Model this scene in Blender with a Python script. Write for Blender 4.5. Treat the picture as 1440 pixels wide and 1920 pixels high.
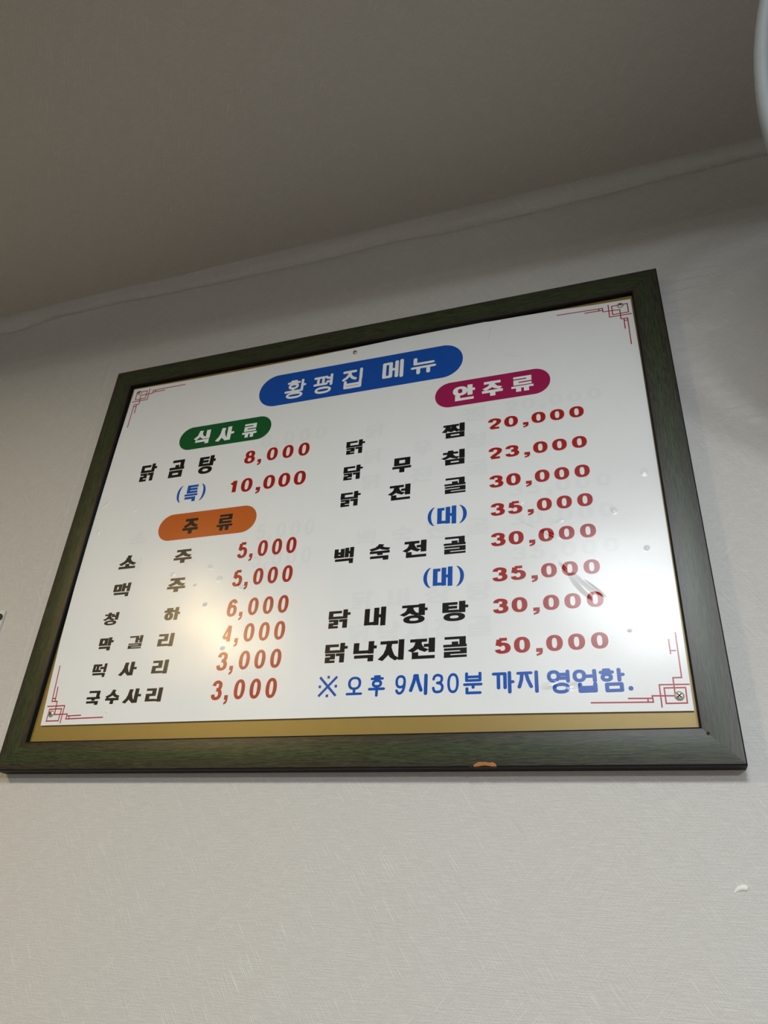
import bpy, bmesh, math, random
from mathutils import Vector, Matrix, noise
from mathutils.geometry import tessellate_polygon

C = bpy.context.scene.collection
PI = math.pi
for o in list(bpy.data.objects):
    bpy.data.objects.remove(o)

# ------------------------------------------------------------ camera
cd = bpy.data.cameras.new('camera')
cd.sensor_fit = 'VERTICAL'; cd.sensor_height = 36.0
cd.lens = 1381.43 / 1920 * 36.0
cd.clip_start = 0.01
cam = bpy.data.objects.new('camera', cd); C.objects.link(cam)
rt = Vector((0.94885759, 0.31036427, 0.05782115))
up = Vector((0.10970425, -0.49587813, 0.86143477))
bk = Vector((0.29603082, -0.81103569, -0.50456601))
cam.matrix_world = Matrix(((rt.x, up.x, bk.x, 0.8058493), (rt.y, up.y, bk.y, -0.8126827),
                           (rt.z, up.z, bk.z, 1.5847811), (0, 0, 0, 1)))
bpy.context.scene.camera = cam

# ------------------------------------------------------------ world, exposure
w = bpy.data.worlds.new('world'); bpy.context.scene.world = w; w.use_nodes = True
w.node_tree.nodes['Background'].inputs[0].default_value = (0.6, 0.65, 0.7, 1)
w.node_tree.nodes['Background'].inputs[1].default_value = 0.02
vs = bpy.context.scene.view_settings
vs.view_transform = 'Standard'; vs.look = 'None'; vs.gamma = 1.0; vs.use_curve_mapping = False
vs.exposure = 0.08

# lamps of the room (x, y, z, radius, watts, colour); each is built with its own light further down
LAMPS = [
    (0.88, -1.60, 2.600, 0.26, 33.0, (0.90, 0.96, 1.0), 'square white ceiling lamp nearest the menu wall'),
    (2.05, -3.40, 2.600, 0.20, 122.0, (0.92, 0.97, 1.0), 'square white ceiling lamp at the back of the room'),
    (-0.66, -1.50, 2.565, 0.10, 22.0, (1.0, 0.74, 0.36), 'small warm spot lamp on the left of the ceiling'),
]

# ------------------------------------------------------------ helpers
def link(name, me, mat=None, parent=None):
    o = bpy.data.objects.new(name, me); C.objects.link(o)
    if mat is not None and not me.materials:
        for m in (mat if isinstance(mat, (list, tuple)) else [mat]): me.materials.append(m)
    if parent is not None: o.parent = parent
    return o

def mesh(name, verts, faces, mat=None, parent=None, fm=None, smooth=False):
    me = bpy.data.meshes.new(name); me.from_pydata(verts, [], faces)
    o = link(name, me, mat, parent)
    if fm:
        for p, i in zip(me.polygons, fm): p.material_index = i
    if smooth:
        for p in me.polygons: p.use_smooth = True
    me.update()
    return o

def from_bm(name, bm, mat=None, parent=None, smooth=False):
    me = bpy.data.meshes.new(name); bm.normal_update(); bm.to_mesh(me); bm.free()
    if smooth:
        for p in me.polygons: p.use_smooth = True
    return link(name, me, mat, parent)

def thing(name, label, cat, loc=(0, 0, 0), group=None):
    o = bpy.data.objects.new(name, None); C.objects.link(o); o.location = loc
    o.empty_display_size = 0.05
    o['label'] = label; o['category'] = cat
    if group: o['group'] = group
    return o

def struct(o): o['kind'] = 'structure'; return o

def bm_box(bm, x0, x1, y0, y1, z0, z1, bev=0.0):
    r = bmesh.ops.create_cube(bm, size=1.0)
    for v in r['verts']:
        v.co = Vector((x0 + (v.co.x + .5) * (x1 - x0), y0 + (v.co.y + .5) * (y1 - y0), z0 + (v.co.z + .5) * (z1 - z0)))
    if bev:
        es = list({e for v in r['verts'] for e in v.link_edges})
        bmesh.ops.bevel(bm, geom=es, offset=bev, segments=2, affect='EDGES')

def basis(n):
    n = n.normalized()
    a = n.cross(Vector((0, 0, 1)))
    if a.length < 1e-4: a = Vector((1, 0, 0))
    a.normalize(); return a, n.cross(a), n

def bm_lathe(bm, c, n, prof, seg=48, close=False):
    """prof = [(radius, height along n)]"""
    a, b, n = basis(n); rings = []
    for r, h in prof:
        if r < 1e-6: rings.append([bm.verts.new(c + n * h)]); continue
        rings.append([bm.verts.new(c + n * h + (a * math.cos(t) + b * math.sin(t)) * r)
                      for t in [2 * PI * k / seg for k in range(seg)]])
    pairs = list(zip(rings, rings[1:])) + ([(rings[-1], rings[0])] if close else [])
    for p, q in pairs:
        for k in range(seg):
            l = (k + 1) % seg
            if len(p) == 1 and len(q) == 1: continue
            if len(p) == 1: bm.faces.new((p[0], q[k], q[l]))
            elif len(q) == 1: bm.faces.new((p[k], q[0], p[l]))
            else: bm.faces.new((p[k], q[k], q[l], p[l]))

def bm_tube(bm, pts, r, seg=8, caps=True):
    pts = [Vector(p) for p in pts]; rings = []
    for i, p in enumerate(pts):
        d = (pts[min(i + 1, len(pts) - 1)] - pts[max(i - 1, 0)])
        a, b, _ = basis(d)
        rings.append([bm.verts.new(p + (a * math.cos(2 * PI * k / seg) + b * math.sin(2 * PI * k / seg)) * r) for k in range(seg)])
    for p, q in zip(rings, rings[1:]):
        for k in range(seg):
            bm.faces.new((p[k], q[k], q[(k + 1) % seg], p[(k + 1) % seg]))
    if caps:
        bm.faces.new(rings[0]); bm.faces.new(rings[-1])

# ------------------------------------------------------------ materials
def new_mat(name):
    m = bpy.data.materials.new(name); m.use_nodes = True
    nt = m.node_tree; return m, nt, nt.nodes['Principled BSDF']

def N(nt, typ, **kw):
    n = nt.nodes.new(typ)
    for k, v in kw.items():
        if k.startswith('i_'):
            key = k[2:]; key = int(key) if key.isdigit() else key.replace('_', ' ')
            n.inputs[key].default_value = v
        else: setattr(n, k, v)
    return n

def L(nt, a, b): nt.links.new(a, b)

def simple(name, col, rough=0.5, metal=0.0, spec=0.5):
    m, nt, p = new_mat(name)
    nz = N(nt, 'ShaderNodeTexNoise', i_Scale=60.0, i_Detail=4.0)
    tc = N(nt, 'ShaderNodeTexCoord'); L(nt, tc.outputs['Object'], nz.inputs['Vector'])
    mx = N(nt, 'ShaderNodeMix', data_type='RGBA'); 
    mx.inputs[6].default_value = (*[c * 0.93 for c in col], 1); mx.inputs[7].default_value = (*[min(1, c * 1.05) for c in col], 1)
    L(nt, nz.outputs[0], mx.inputs[0]); L(nt, mx.outputs[2], p.inputs['Base Color'])
    p.inputs['Roughness'].default_value = rough; p.inputs['Metallic'].default_value = metal
    p.inputs['Specular IOR Level'].default_value = spec
    return m

def wallpaper(name, axes, col):
    """embossed crosshatch wallpaper; axes = the two object axes that run in the surface"""
    m, nt, p = new_mat(name)
    tc = N(nt, 'ShaderNodeTexCoord'); sp = N(nt, 'ShaderNodeSeparateXYZ'); L(nt, tc.outputs['Object'], sp.inputs[0])
    cb = N(nt, 'ShaderNodeCombineXYZ')
    L(nt, sp.outputs[axes[0]], cb.inputs[0]); L(nt, sp.outputs[axes[1]], cb.inputs[1])
    def strands(ang, ls, ws, lo, hi, seed):
        r = N(nt, 'ShaderNodeVectorRotate', rotation_type='Z_AXIS'); r.inputs['Angle'].default_value = ang
        L(nt, cb.outputs[0], r.inputs['Vector'])
        mp = N(nt, 'ShaderNodeMapping'); mp.inputs['Scale'].default_value = (ls, ws, 1); mp.inputs['Location'].default_value = (seed, seed * 2.3, 0)
        L(nt, r.outputs[0], mp.inputs[0])
        nz = N(nt, 'ShaderNodeTexNoise', noise_dimensions='2D', i_Scale=1.0, i_Detail=1.0, i_Roughness=0.6)
        L(nt, mp.outputs[0], nz.inputs['Vector'])
        mr = N(nt, 'ShaderNodeMapRange'); mr.inputs[1].default_value = lo; mr.inputs[2].default_value = hi
        L(nt, nz.outputs[0], mr.inputs[0]); return mr.outputs[0]
    h = strands(0.0, 45, 850, .36, .74, 1.3)
    d1 = strands(math.radians(-49), 24, 1050, .56, .76, 4.1)
    d2 = strands(math.radians(55), 24, 1050, .56, .76, 7.7)
    pa = N(nt, 'ShaderNodeTexNoise', noise_dimensions='2D', i_Scale=9.0, i_Detail=2.0); L(nt, cb.outputs[0], pa.inputs['Vector'])
    pm = N(nt, 'ShaderNodeMapRange'); pm.inputs[1].default_value = .35; pm.inputs[2].default_value = .65; L(nt, pa.outputs[0], pm.inputs[0])
    fine = N(nt, 'ShaderNodeTexNoise', noise_dimensions='2D', i_Scale=700.0, i_Detail=1.0); L(nt, cb.outputs[0], fine.inputs['Vector'])
    def M(op, a, b):
        n = N(nt, 'ShaderNodeMath', operation=op)
        for i, v in enumerate((a, b)):
            if isinstance(v, (int, float)): n.inputs[i].default_value = v
            else: L(nt, v, n.inputs[i])
        return n.outputs[0]
    dsum = M('ADD', M('MULTIPLY', d1, pm.outputs[0]), M('MULTIPLY', d2, M('SUBTRACT', 1.25, pm.outputs[0])))
    hsum = M('ADD', M('ADD', M('MULTIPLY', h, .45), dsum), M('MULTIPLY', fine.outputs[0], .7))
    bp = N(nt, 'ShaderNodeBump', i_Strength=0.5, i_Distance=0.0006); L(nt, hsum, bp.inputs['Height']); L(nt, bp.outputs[0], p.inputs['Normal'])
    mx = N(nt, 'ShaderNodeMix', data_type='RGBA'); mx.clamp_factor = True
    mx.inputs[6].default_value = (*[c * .90 for c in col], 1); mx.inputs[7].default_value = (*[min(1, c * 1.22) for c in col], 1)
    L(nt, M('MULTIPLY', hsum, .52), mx.inputs[0]); L(nt, mx.outputs[2], p.inputs['Base Color'])
    p.inputs['Roughness'].default_value = 0.55; p.inputs['Specular IOR Level'].default_value = 0.4
    return m

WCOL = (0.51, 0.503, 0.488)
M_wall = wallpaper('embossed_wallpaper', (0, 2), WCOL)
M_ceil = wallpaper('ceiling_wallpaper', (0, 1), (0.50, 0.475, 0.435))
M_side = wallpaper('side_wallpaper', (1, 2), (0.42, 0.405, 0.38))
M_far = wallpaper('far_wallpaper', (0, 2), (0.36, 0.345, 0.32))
M_floor = simple('floor_tile', (0.15, 0.13, 0.11), 0.35)

# shared relief of the laminating film: wrinkles and trapped bubbles (x mm, z mm, rx mm, rz mm, rotation, height)
BUBBLES = [
    (205, 267, 5, 4, .3, .5), (264, 273, 6, 3.5, -.5, .7), (282, 253, 6, 5, .2, .6), (267, 216, 4, 3, 0, .9),
    (245, 247, 3, 2, .6, .8), (318, 238, 8, 4, -.3, .9), (306, 152, 4, 3, 0, .7), (52.5, 403, 13, 2.2, .75, 1.2),
    (111, 386, 9, 1.6, .9, .7), (53, 354, 3, 7, 0, .8), (150, 74, 3, 2.4, 0, .9), (846, 344, 6, 7, 0, 1.1),
    (806, 295, 4.5, 6, .4, 1.0), (837, 241, 4, 4, 0, 1.0), (742, 288, 7, 3, .3, .9), (706, 288, 16, 2.4, -.5, 1.0),
    (729, 272, 18, 3, -.55, 1.2), (743, 226, 10, 2.0, -1.0, 1.1), (762, 200, 26, 7, -.95, 1.5), (775, 196, 20, 3, -.8, -1.2),
    (697, 320, 4, 2.4, .5, .8), (808, 143, 3, 2, 0, .9), (719, 86, 11, 5, .2, 1.5), (744, 84, 8, 5, .1, -1.0),
    (663, 615, 18, 2.4, 1.4, 1.1), (690, 566, 34, 2.6, -.42, 1.0), (735, 528, 20, 2.2, -1.0, .8), (596, 320, 4, 2, 0, .5),
]
def relief_height(x, z):        # mm, sheet coordinates
    h = 0.0
    for (bx, bz, rx, rz, rot, k) in BUBBLES:
        dx, dz = x - bx, z - bz
        if dx * dx + dz * dz > max(rx, rz) ** 2: continue
        c, s_ = math.cos(rot), math.sin(rot)
        d = math.hypot((dx * c + dz * s_) / rx, (-dx * s_ + dz * c) / rz)
        if d < 1:
            t = 1 - d; h += k * t * t * (3 - 2 * t)
    return h
def refine(v, f):
    """split the triangles that lie over a bubble so that they can carry its slope"""
    out_v, out_f, todo = [], [], [[Vector(v[i]) for i in t] for t in f]
    boxes = [(b[0] / 1000 - max(b[2], b[3]) / 1000, b[0] / 1000 + max(b[2], b[3]) / 1000, 1.75 + (b[1] - max(b[2], b[3])) / 1000, 1.75 + (b[1] + max(b[2], b[3])) / 1000) for b in BUBBLES]
    while todo:
        t = todo.pop()
        if isinstance(t, list):
            e = [(t[i] - t[(i + 1) % 3]).length for i in range(3)]; m = max(e)
            if m > .0016:
                x0, x1 = min(p.x for p in t), max(p.x for p in t); z0, z1 = min(p.z for p in t), max(p.z for p in t)
                if any(x0 < q[1] and x1 > q[0] and z0 < q[3] and z1 > q[2] for q in boxes):
                    i = e.index(m); a, b, c = t[i], t[(i + 1) % 3], t[(i + 2) % 3]; mid = (a + b) / 2
                    todo.append([a, mid, c]); todo.append([mid, b, c]); continue
            k = len(out_v); out_v += t; out_f.append((k, k + 1, k + 2))
    return [tuple(p) for p in out_v], out_f
def add_slope(me):
    at = me.attributes.new('slope', 'FLOAT_VECTOR', 'POINT'); e = .25
    for i, p in enumerate(me.vertices):
        x, z = p.co.x * 1000, (p.co.z - 1.75) * 1000
        gx = (relief_height(x + e, z) - relief_height(x - e, z)) / (2 * e); gz = (relief_height(x, z + e) - relief_height(x, z - e)) / (2 * e)
        at.data[i].vector = (-gx * RK, 0, -gz * RK)
RK = 0.75
def relief_group():
    g = bpy.data.node_groups.new('film_relief', 'ShaderNodeTree')
    g.interface.new_socket('Normal', in_out='OUTPUT', socket_type='NodeSocketVector')
    out = g.nodes.new('NodeGroupOutput')
    ge = N(g, 'ShaderNodeNewGeometry')
    nz = N(g, 'ShaderNodeTexNoise', i_Scale=1100.0, i_Detail=1.0); L(g, ge.outputs['Position'], nz.inputs['Vector'])
    nl = N(g, 'ShaderNodeTexNoise', i_Scale=6.0, i_Detail=1.0); L(g, ge.outputs['Position'], nl.inputs['Vector'])
    ad = N(g, 'ShaderNodeMath', operation='MULTIPLY_ADD'); L(g, nl.outputs[0], ad.inputs[0]); ad.inputs[1].default_value = 3.0
    m0 = N(g, 'ShaderNodeMath', operation='MULTIPLY'); L(g, nz.outputs[0], m0.inputs[0]); m0.inputs[1].default_value = .03; L(g, m0.outputs[0], ad.inputs[2])
    at = N(g, 'ShaderNodeAttribute'); at.attribute_name = 'slope'
    va = N(g, 'ShaderNodeVectorMath', operation='ADD'); L(g, ge.outputs['Normal'], va.inputs[0]); L(g, at.outputs['Vector'], va.inputs[1])
    vn = N(g, 'ShaderNodeVectorMath', operation='NORMALIZE'); L(g, va.outputs[0], vn.inputs[0])
    b3 = N(g, 'ShaderNodeBump', i_Strength=1.0, i_Distance=0.001); L(g, ad.outputs[0], b3.inputs['Height']); L(g, vn.outputs[0], b3.inputs['Normal'])
    L(g, b3.outputs[0], out.inputs[0]); return g
RELIEF = relief_group()

def printed(name, col, rough=0.25):
    m, nt, p = new_mat(name)
    gr = nt.nodes.new('ShaderNodeGroup'); gr.node_tree = RELIEF
    L(nt, gr.outputs[0], p.inputs['Normal'])
    ge = N(nt, 'ShaderNodeNewGeometry'); nz = N(nt, 'ShaderNodeTexNoise', i_Scale=35.0, i_Detail=3.0); L(nt, ge.outputs['Position'], nz.inputs['Vector'])
    mx = N(nt, 'ShaderNodeMix', data_type='RGBA')
    mx.inputs[6].default_value = (*[c * .98 for c in col], 1); mx.inputs[7].default_value = (*[min(1, c * 1.02) for c in col], 1)
    L(nt, nz.outputs[0], mx.inputs[0]); L(nt, mx.outputs[2], p.inputs['Base Color'])
    p.inputs['Roughness'].default_value = rough; p.inputs['Specular IOR Level'].default_value = 0.40
    return m
P_white = printed('laminated_white', (0.73, 0.755, 0.775))
P_ghost = printed('print_showing_through', (0.695, 0.725, 0.748))
P_black = printed('print_black', (0.004, 0.004, 0.005))
P_red = printed('print_red', (0.33, 0.007, 0.004))
P_line = printed('print_fine_red', (0.36, 0.012, 0.025))
P_blue = printed('print_blue', (0.002, 0.075, 0.40))
P_banner = printed('print_banner_blue', (0.0015, 0.065, 0.37))
P_green = printed('print_green', (0.002, 0.085, 0.02))
P_orange = printed('print_orange', (0.46, 0.10, 0.012))
P_magenta = printed('print_magenta', (0.30, 0.006, 0.075))
P_paper = printed('print_paper_white', (0.76, 0.79, 0.81))

def frame_wood():
    m, nt, p = new_mat('dark_green_wood_moulding')
    uv = N(nt, 'ShaderNodeUVMap'); uv.uv_map = 'grain'
    mp = N(nt, 'ShaderNodeMapping'); mp.inputs['Scale'].default_value = (45, 1300, 1); L(nt, uv.outputs[0], mp.inputs[0])
    wz = N(nt, 'ShaderNodeTexNoise', i_Scale=1.0, i_Detail=5.0, i_Roughness=.65, i_Distortion=1.2); L(nt, mp.outputs[0], wz.inputs['Vector'])
    sp = N(nt, 'ShaderNodeSeparateXYZ'); L(nt, uv.outputs[0], sp.inputs[0])
    rv = N(nt, 'ShaderNodeMapRange'); rv.inputs[1].default_value = 0; rv.inputs[2].default_value = 0.037; L(nt, sp.outputs[1], rv.inputs[0])
    base = N(nt, 'ShaderNodeValToRGB'); cr = base.color_ramp
    cr.elements[0].position = 0; cr.elements[0].color = (0.020, 0.016, 0.012, 1)
    cr.elements[1].position = 1; cr.elements[1].color = (0.013, 0.010, 0.008, 1)
    for ps, c in ((.18, (0.024, 0.020, 0.014)), (.38, (0.021, 0.0255, 0.012)), (.66, (0.021, 0.025, 0.012)), (.86, (0.024, 0.018, 0.013))):
        e = cr.elements.new(ps); e.color = (*c, 1)
    L(nt, rv.outputs[0], base.inputs[0])
    gr = N(nt, 'ShaderNodeValToRGB'); gr.color_ramp.elements[0].position = .40; gr.color_ramp.elements[0].color = (.30, .32, .30, 1)
    gr.color_ramp.elements[1].position = .66; gr.color_ramp.elements[1].color = (2.4, 2.9, 2.15, 1); L(nt, wz.outputs[0], gr.inputs[0])
    mx = N(nt, 'ShaderNodeMix', data_type='RGBA', blend_type='MULTIPLY'); mx.inputs[0].default_value = 1; mx.clamp_result = False
    L(nt, base.outputs[0], mx.inputs[6]); L(nt, gr.outputs[0], mx.inputs[7]); L(nt, mx.outputs[2], p.inputs['Base Color'])
    bp = N(nt, 'ShaderNodeBump', i_Strength=.12, i_Distance=.0003); L(nt, wz.outputs[0], bp.inputs['Height']); L(nt, bp.outputs[0], p.inputs['Normal'])
    p.inputs['Roughness'].default_value = .36; p.inputs['Specular IOR Level'].default_value = .36
    return m
M_frame = frame_wood()
M_edge = simple('black_edge', (0.004, 0.004, 0.004), .55, 0, .2)
M_gold = simple('gold_backing', (0.27, 0.185, 0.045), .30, 0.15)
M_gold.node_tree.nodes['Principled BSDF'].inputs['Roughness'].default_value = .38
M_steel = simple('screw_steel', (0.50, 0.48, 0.43), .42, .7)
M_slot = simple('screw_recess', (0.006, 0.006, 0.006), .9, 0, 0.0)
M_chip = simple('bare_fibreboard', (0.33, 0.15, 0.045), .9)
M_hole = simple('nail_hole_dark', (0.006, 0.006, 0.006), .8)
M_card = simple('white_card', (0.62, 0.62, 0.58), .35)
M_brown = simple('brown_print', (0.035, 0.02, 0.014), .35)
M_white = simple('white_paint', (0.72, 0.72, 0.69), .5)
M_fan = simple('pale_fan_plastic', (0.33, 0.37, 0.39), .45)
M_blade = simple('blue_fan_blade', (0.12, 0.17, 0.30), .3)
M_lampbody = simple('lamp_housing_white', (0.7, 0.7, 0.7), .4)

# ------------------------------------------------------------ the room
CEIL = 2.668
X0, X1, YB = -2.2, 2.9, -5.2
CR = [(-2.5, 2.664, .032), (-.37, 2.663, .032), (-.07, 2.672, .025), (.03, 2.680, .036), (.35, 2.673, .034), (.455, 2.664, .026),
      (.64, 2.662, .032), (.89, 2.672, .030), (1.07, 2.667, .025), (3.0, 2.666, .027)]
def crease(x):
    for (a, za, ca), (b, zb, cb) in zip(CR, CR[1:]):
        if x <= b:
            t = (x - a) / (b - a); t = t * t * (3 - 2 * t)
            return CEIL + (za + (zb - za) * t - CEIL) * .7, ca + (cb - ca) * t
    return CR[-1][1], CR[-1][2]
def wall_back():
    xs = []; x = X0
    while x < X1 + 1e-6:
        xs.append(x); x += 0.012 if -0.6 < x < 1.5 else 0.1
    seam = -0.0395
    prof = [(-3, -.013, 0), (0, -.014, 0), (.22, -.0128, .2), (.5, -.0105, .6), (.78, -.0080, 1), (.92, -.0040, 1), (1.0, .0026, .3), (1.10, .0012, .5),
            (1.18, -.0040, 1), (1.28, -.0060, 1), (1.40, -.0058, .8), (1.9, -.0030, .4), (2.6, -.0006, .1), (3.2, 0, 0)]
    verts = []; cols = 0
    for x in xs:
        zc, cz = crease(x)
        wob = noise.noise(Vector((x * 7, 3.1, 0)))
        for i, (t, y, k) in enumerate(prof):
            z = zc - t * cz if i else zc + .01
            yy = y * (1 + .9 * k * noise.noise(Vector((x * 5.5 + 9, t * 1.3, 0)))) + k * .0012 * noise.noise(Vector((x * 16, t * 4, 5)))
            if t > 1.0: yy *= .65 + .7 * wob
            z += k * .0035 * noise.noise(Vector((x * 9, 7, 0)))
            verts.append((x, yy, z))
        for z in (2.45, 1.2, 0.0):
            verts.append((x, 0.0, z))
        cols = len(prof) + 3
    faces = []
    for i in range(len(xs) - 1):
        for j in range(cols - 1):
            a = i * cols + j; faces.append((a, a + 1, a + 1 + cols, a + cols))
    # wallpaper strips overlap at a seam: a 0.6 mm step
    o = mesh('wall_back', verts, faces, M_wall, smooth=True)
    s = [(seam - .0004, 0), (seam, -.0007), (seam + .012, -.0005), (seam + .06, 0.0)]
    return o
wb = struct(wall_back())
# raised wallpaper seam left of the frame, slightly slanted
vs_, fs_ = [], []
for k in range(60):
    z = 0.2 + k * (2.60 - 0.2) / 59
    sx = -0.0355 - (z - 1.85) * .0205 + .0006 * math.sin(z * 31)
    for dx, y in ((-.0013, .0003), (-.0004, -.0011), (.0006, -.0011), (.008, .0002)): vs_.append((sx + dx, y, z))
    if k:
        for j in range(3): a = (k - 1) * 4 + j; fs_.append((a, a + 1, a + 5, a + 4))
mesh('wallpaper_seam', vs_, fs_, M_wall, wb, smooth=True)
# a curl of white putty stuck to the wallpaper
bm = bmesh.new()
pts = [(0.8718, 1.6425, .0007), (0.8733, 1.6445, .0013), (0.8758, 1.6463, .0021), (0.8788, 1.6472, .0026), (0.8818, 1.6472, .0028), (0.8835, 1.6466, .0018)]
rings = []
for i, (x, z, r) in enumerate(pts):
    d = Vector((pts[min(i + 1, 5)][0] - pts[max(i - 1, 0)][0], 0, pts[min(i + 1, 5)][1] - pts[max(i - 1, 0)][1])).normalized()
    nrm = Vector((-d.z, 0, d.x))
    rings.append([bm.verts.new(Vector((x, 0, z)) + nrm * r * math.cos(t) + Vector((0, -1, 0)) * r * .6 * math.sin(t)) for t in [PI * k / 6 for k in range(7)]])
for p, q in zip(rings, rings[1:]):
    for k in range(6): bm.faces.new((p[k], p[k + 1], q[k + 1], q[k]))
o = from_bm('putty_smear', bm, M_white, wb, True); o['label'] = 'white curl of dried putty'

def slab(name, v, mat): 
    bm = bmesh.new(); bm_box(bm, *v); return struct(from_bm(name, bm, mat))
slab('ceiling', (X0, X1, YB, .05, CEIL, CEIL + .06), M_ceil)
slab('floor', (X0, X1, YB, .05, -.06, 0), M_floor)
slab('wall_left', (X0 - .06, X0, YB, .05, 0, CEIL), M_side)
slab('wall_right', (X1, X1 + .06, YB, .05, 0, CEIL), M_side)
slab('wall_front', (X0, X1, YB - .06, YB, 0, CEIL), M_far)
# unseen beam, added: keeps the lamps' direct light off the ceiling strip by the wall
slab('light_blocker_1', (X0, X1, -.78, -.64, 2.5515, CEIL), M_ceil)

# ------------------------------------------------------------ the menu board
W, H, T, Z0 = 0.9, 0.6777, 0.022, 1.75
board = thing('framed_menu_board', 'large framed white menu board in a dark green wood moulding hung on the beige wallpaper', 'menu board', (W / 2, 0, Z0))
board_off = Vector((W / 2, 0, Z0))
def bpart(o):      # geometry is written in world units; bring it under the board's base point
    o.parent = board; o.location = -board_off; return o
RAILW = .037
NF = 10
prof = [(0, 0), (0, -T + .0014), (.0005, -T + .0004), (.0013, -T)] + [(.0013 + .0339 * k / NF, -T - .0005 * math.sin(PI * k / NF)) for k in range(1, NF + 1)]
prof += [(.0364, -T + .0008), (RAILW, -T + .0020), (RAILW, -T + .0075), (.0310, -T + .0075), (.0310, 0)]
pm_ = [1, 1, 1] + [0] * NF + [1] * 6       # black lips, wood face
def rail(corners, label):
    """corners: outer start, outer end, inward direction, along direction"""
    s, e, inw, al = corners
    vv, ff, mm, uvs = [], [], [], []
    Ln = (e - s).length
    for end in (0, 1):
        for (u, y) in prof:
            base = s + al * u if end == 0 else e - al * u
            p = base + inw * u
            vv.append((p.x, y, p.z))
    n = len(prof)
    for j in range(n):
        k = (j + 1) % n
        ff.append((j, k, k + n, j + n)); mm.append(pm_[j])
    ff.append(tuple(range(n))[::-1]); mm.append(1); ff.append(tuple(range(n, 2 * n))); mm.append(1)
    me = bpy.data.meshes.new('frame_rail'); me.from_pydata(vv, [], ff)
    me.materials.append(M_frame); me.materials.append(M_edge)
    uvl = me.uv_layers.new(name='grain')
    for p, mi in zip(me.polygons, mm):
        p.material_index = mi; p.use_smooth = False
        for li in p.loop_indices:
            vi = me.loops[li].vertex_index; co = Vector(vv[vi]); co.y = 0
            d = co - s
            uvl.data[li].uv = (d.dot(al) + s.x * 3 + s.z, prof[vi % n][0])
    bmm = bmesh.new(); bmm.from_mesh(me); bmesh.ops.recalc_face_normals(bmm, faces=bmm.faces); bmm.to_mesh(me); bmm.free()
    o = bpy.data.objects.new('frame_rail', me); C.objects.link(o); bpart(o); o['label'] = label
    return o
X, Z = Vector((1, 0, 0)), Vector((0, 0, 1))
c00, c10, c11, c01 = Vector((0, 0, Z0)), Vector((W, 0, Z0)), Vector((W, 0, Z0 + H)), Vector((0, 0, Z0 + H))
G = .00006
rb = rail((c00 + X * G, c10 - X * G, Z, X), 'bottom rail with a chipped lower edge')
rtp = rail((c01 + X * G, c11 - X * G, -Z, X), 'top rail')
rl = rail((c00 + Z * G, c01 - Z * G, X, Z), 'left rail')
rr = rail((c10 + Z * G, c11 - Z * G, -X, Z), 'right rail')
# chip in the bottom rail: torn fibreboard
random.seed(4)
bm = bmesh.new()
cx0, cz0 = .6485, Z0 + .0002
out = []
for k in range(22):
    t = PI * k / 21
    r = 1 + .16 * random.uniform(-1, 1)
    out.append((cx0 - math.cos(t) * .0122 * (1 if math.cos(t) < 0 else 1.0), cz0 + .0004 + abs(math.sin(t)) ** .7 * .0048 * r))
cen = bm.verts.new((cx0, -T - .0007, cz0 + .0015))
mid = [bm.verts.new((cx0 + (x - cx0) * .6, -T - .0005 - random.uniform(0, .0006), cz0 + (z - cz0) * .6)) for x, z in out]
rim = [bm.verts.new((x, -T - .0001, z)) for x, z in out]
for k in range(21):
    bm.faces.new((cen, mid[k], mid[k + 1])); bm.faces.new((mid[k], rim[k], rim[k + 1], mid[k + 1]))
low = [bm.verts.new((v.co.x, -T + .0025, Z0 - .0002)) for v in (rim[0], rim[-1])]
bm.faces.new((rim[0], mid[0], cen, low[0])); bm.faces.new((cen, mid[-1], rim[-1], low[1])); bm.faces.new((cen, low[1], low[0]))
o = from_bm('chipped_wood', bm, M_chip); o.parent = rb; o['label'] = 'orange bare wood showing in the chip'
for (x, z, par) in ((.0195, 1.7724, rb), (.8696, 1.7803, rb), (.6335, 1.7512, rb)):
    bm = bmesh.new()
    bm_lathe(bm, Vector((x, -T - .0004, z)), Vector((0, -1, 0)), [(.0017, 0), (.0013, .0003), (.0008, .0001), (0, 0)], 14)
    from_bm('nail_hole', bm, M_hole, par, True)
# gold backing panel
bm = bmesh.new(); bm_box(bm, .0325, W - .0325, -.0145, -.0105, Z0 + .0325, Z0 + H - .0325)
o = from_bm('gold_backing_panel', bm, M_gold); bpart(o)
# the white sheet, top edge uneven
FY = -.017
oz = [(41.8, 636.2), (150, 634.6), (256.8, 634.0), (350, 635.0), (440, 637.0), (517, 639.4), (590, 640.2), (640, 640.4), (655, 640.4), (662, 639.4), (700, 638.8), (749, 637.2), (810, 633.6), (860.6, 632.0)]
oz = [(x, min(z, 640.3)) for x, z in oz]
outl = oz + [(861.8, 520), (861.9, 400), (861.6, 200), (860.4, 54.2), (700, 56.5), (519, 58.1), (300, 58.5), (49.3, 58.6), (45.5, 110), (40.5, 180), (38.2, 262), (37.6, 340), (37.8, 420), (39, 530)]
n = len(outl)
vv = [(x / 1000, FY, Z0 + z / 1000) for x, z in outl] + [(x / 1000, -.0144, Z0 + z / 1000) for x, z in outl]
tri = tessellate_polygon([[Vector((x, z, 0)) for x, z in outl]])
fv, ft = refine(vv[:n], [t[:3] for t in tri])
fv = [(x, FY, z) for x, y, z in fv]; k0 = len(fv); vv = fv + vv
ff = ft + [tuple(range(k0 + n, k0 + 2 * n))] + [(k0 + i, k0 + i + n, k0 + (i + 1) % n + n, k0 + (i + 1) % n) for i in range(n)]
sheet = mesh('menu_sheet', vv, ff, [P_white, M_card], fm=[0] * len(ft) + [1] * (n + 1)); bpart(sheet)
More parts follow.
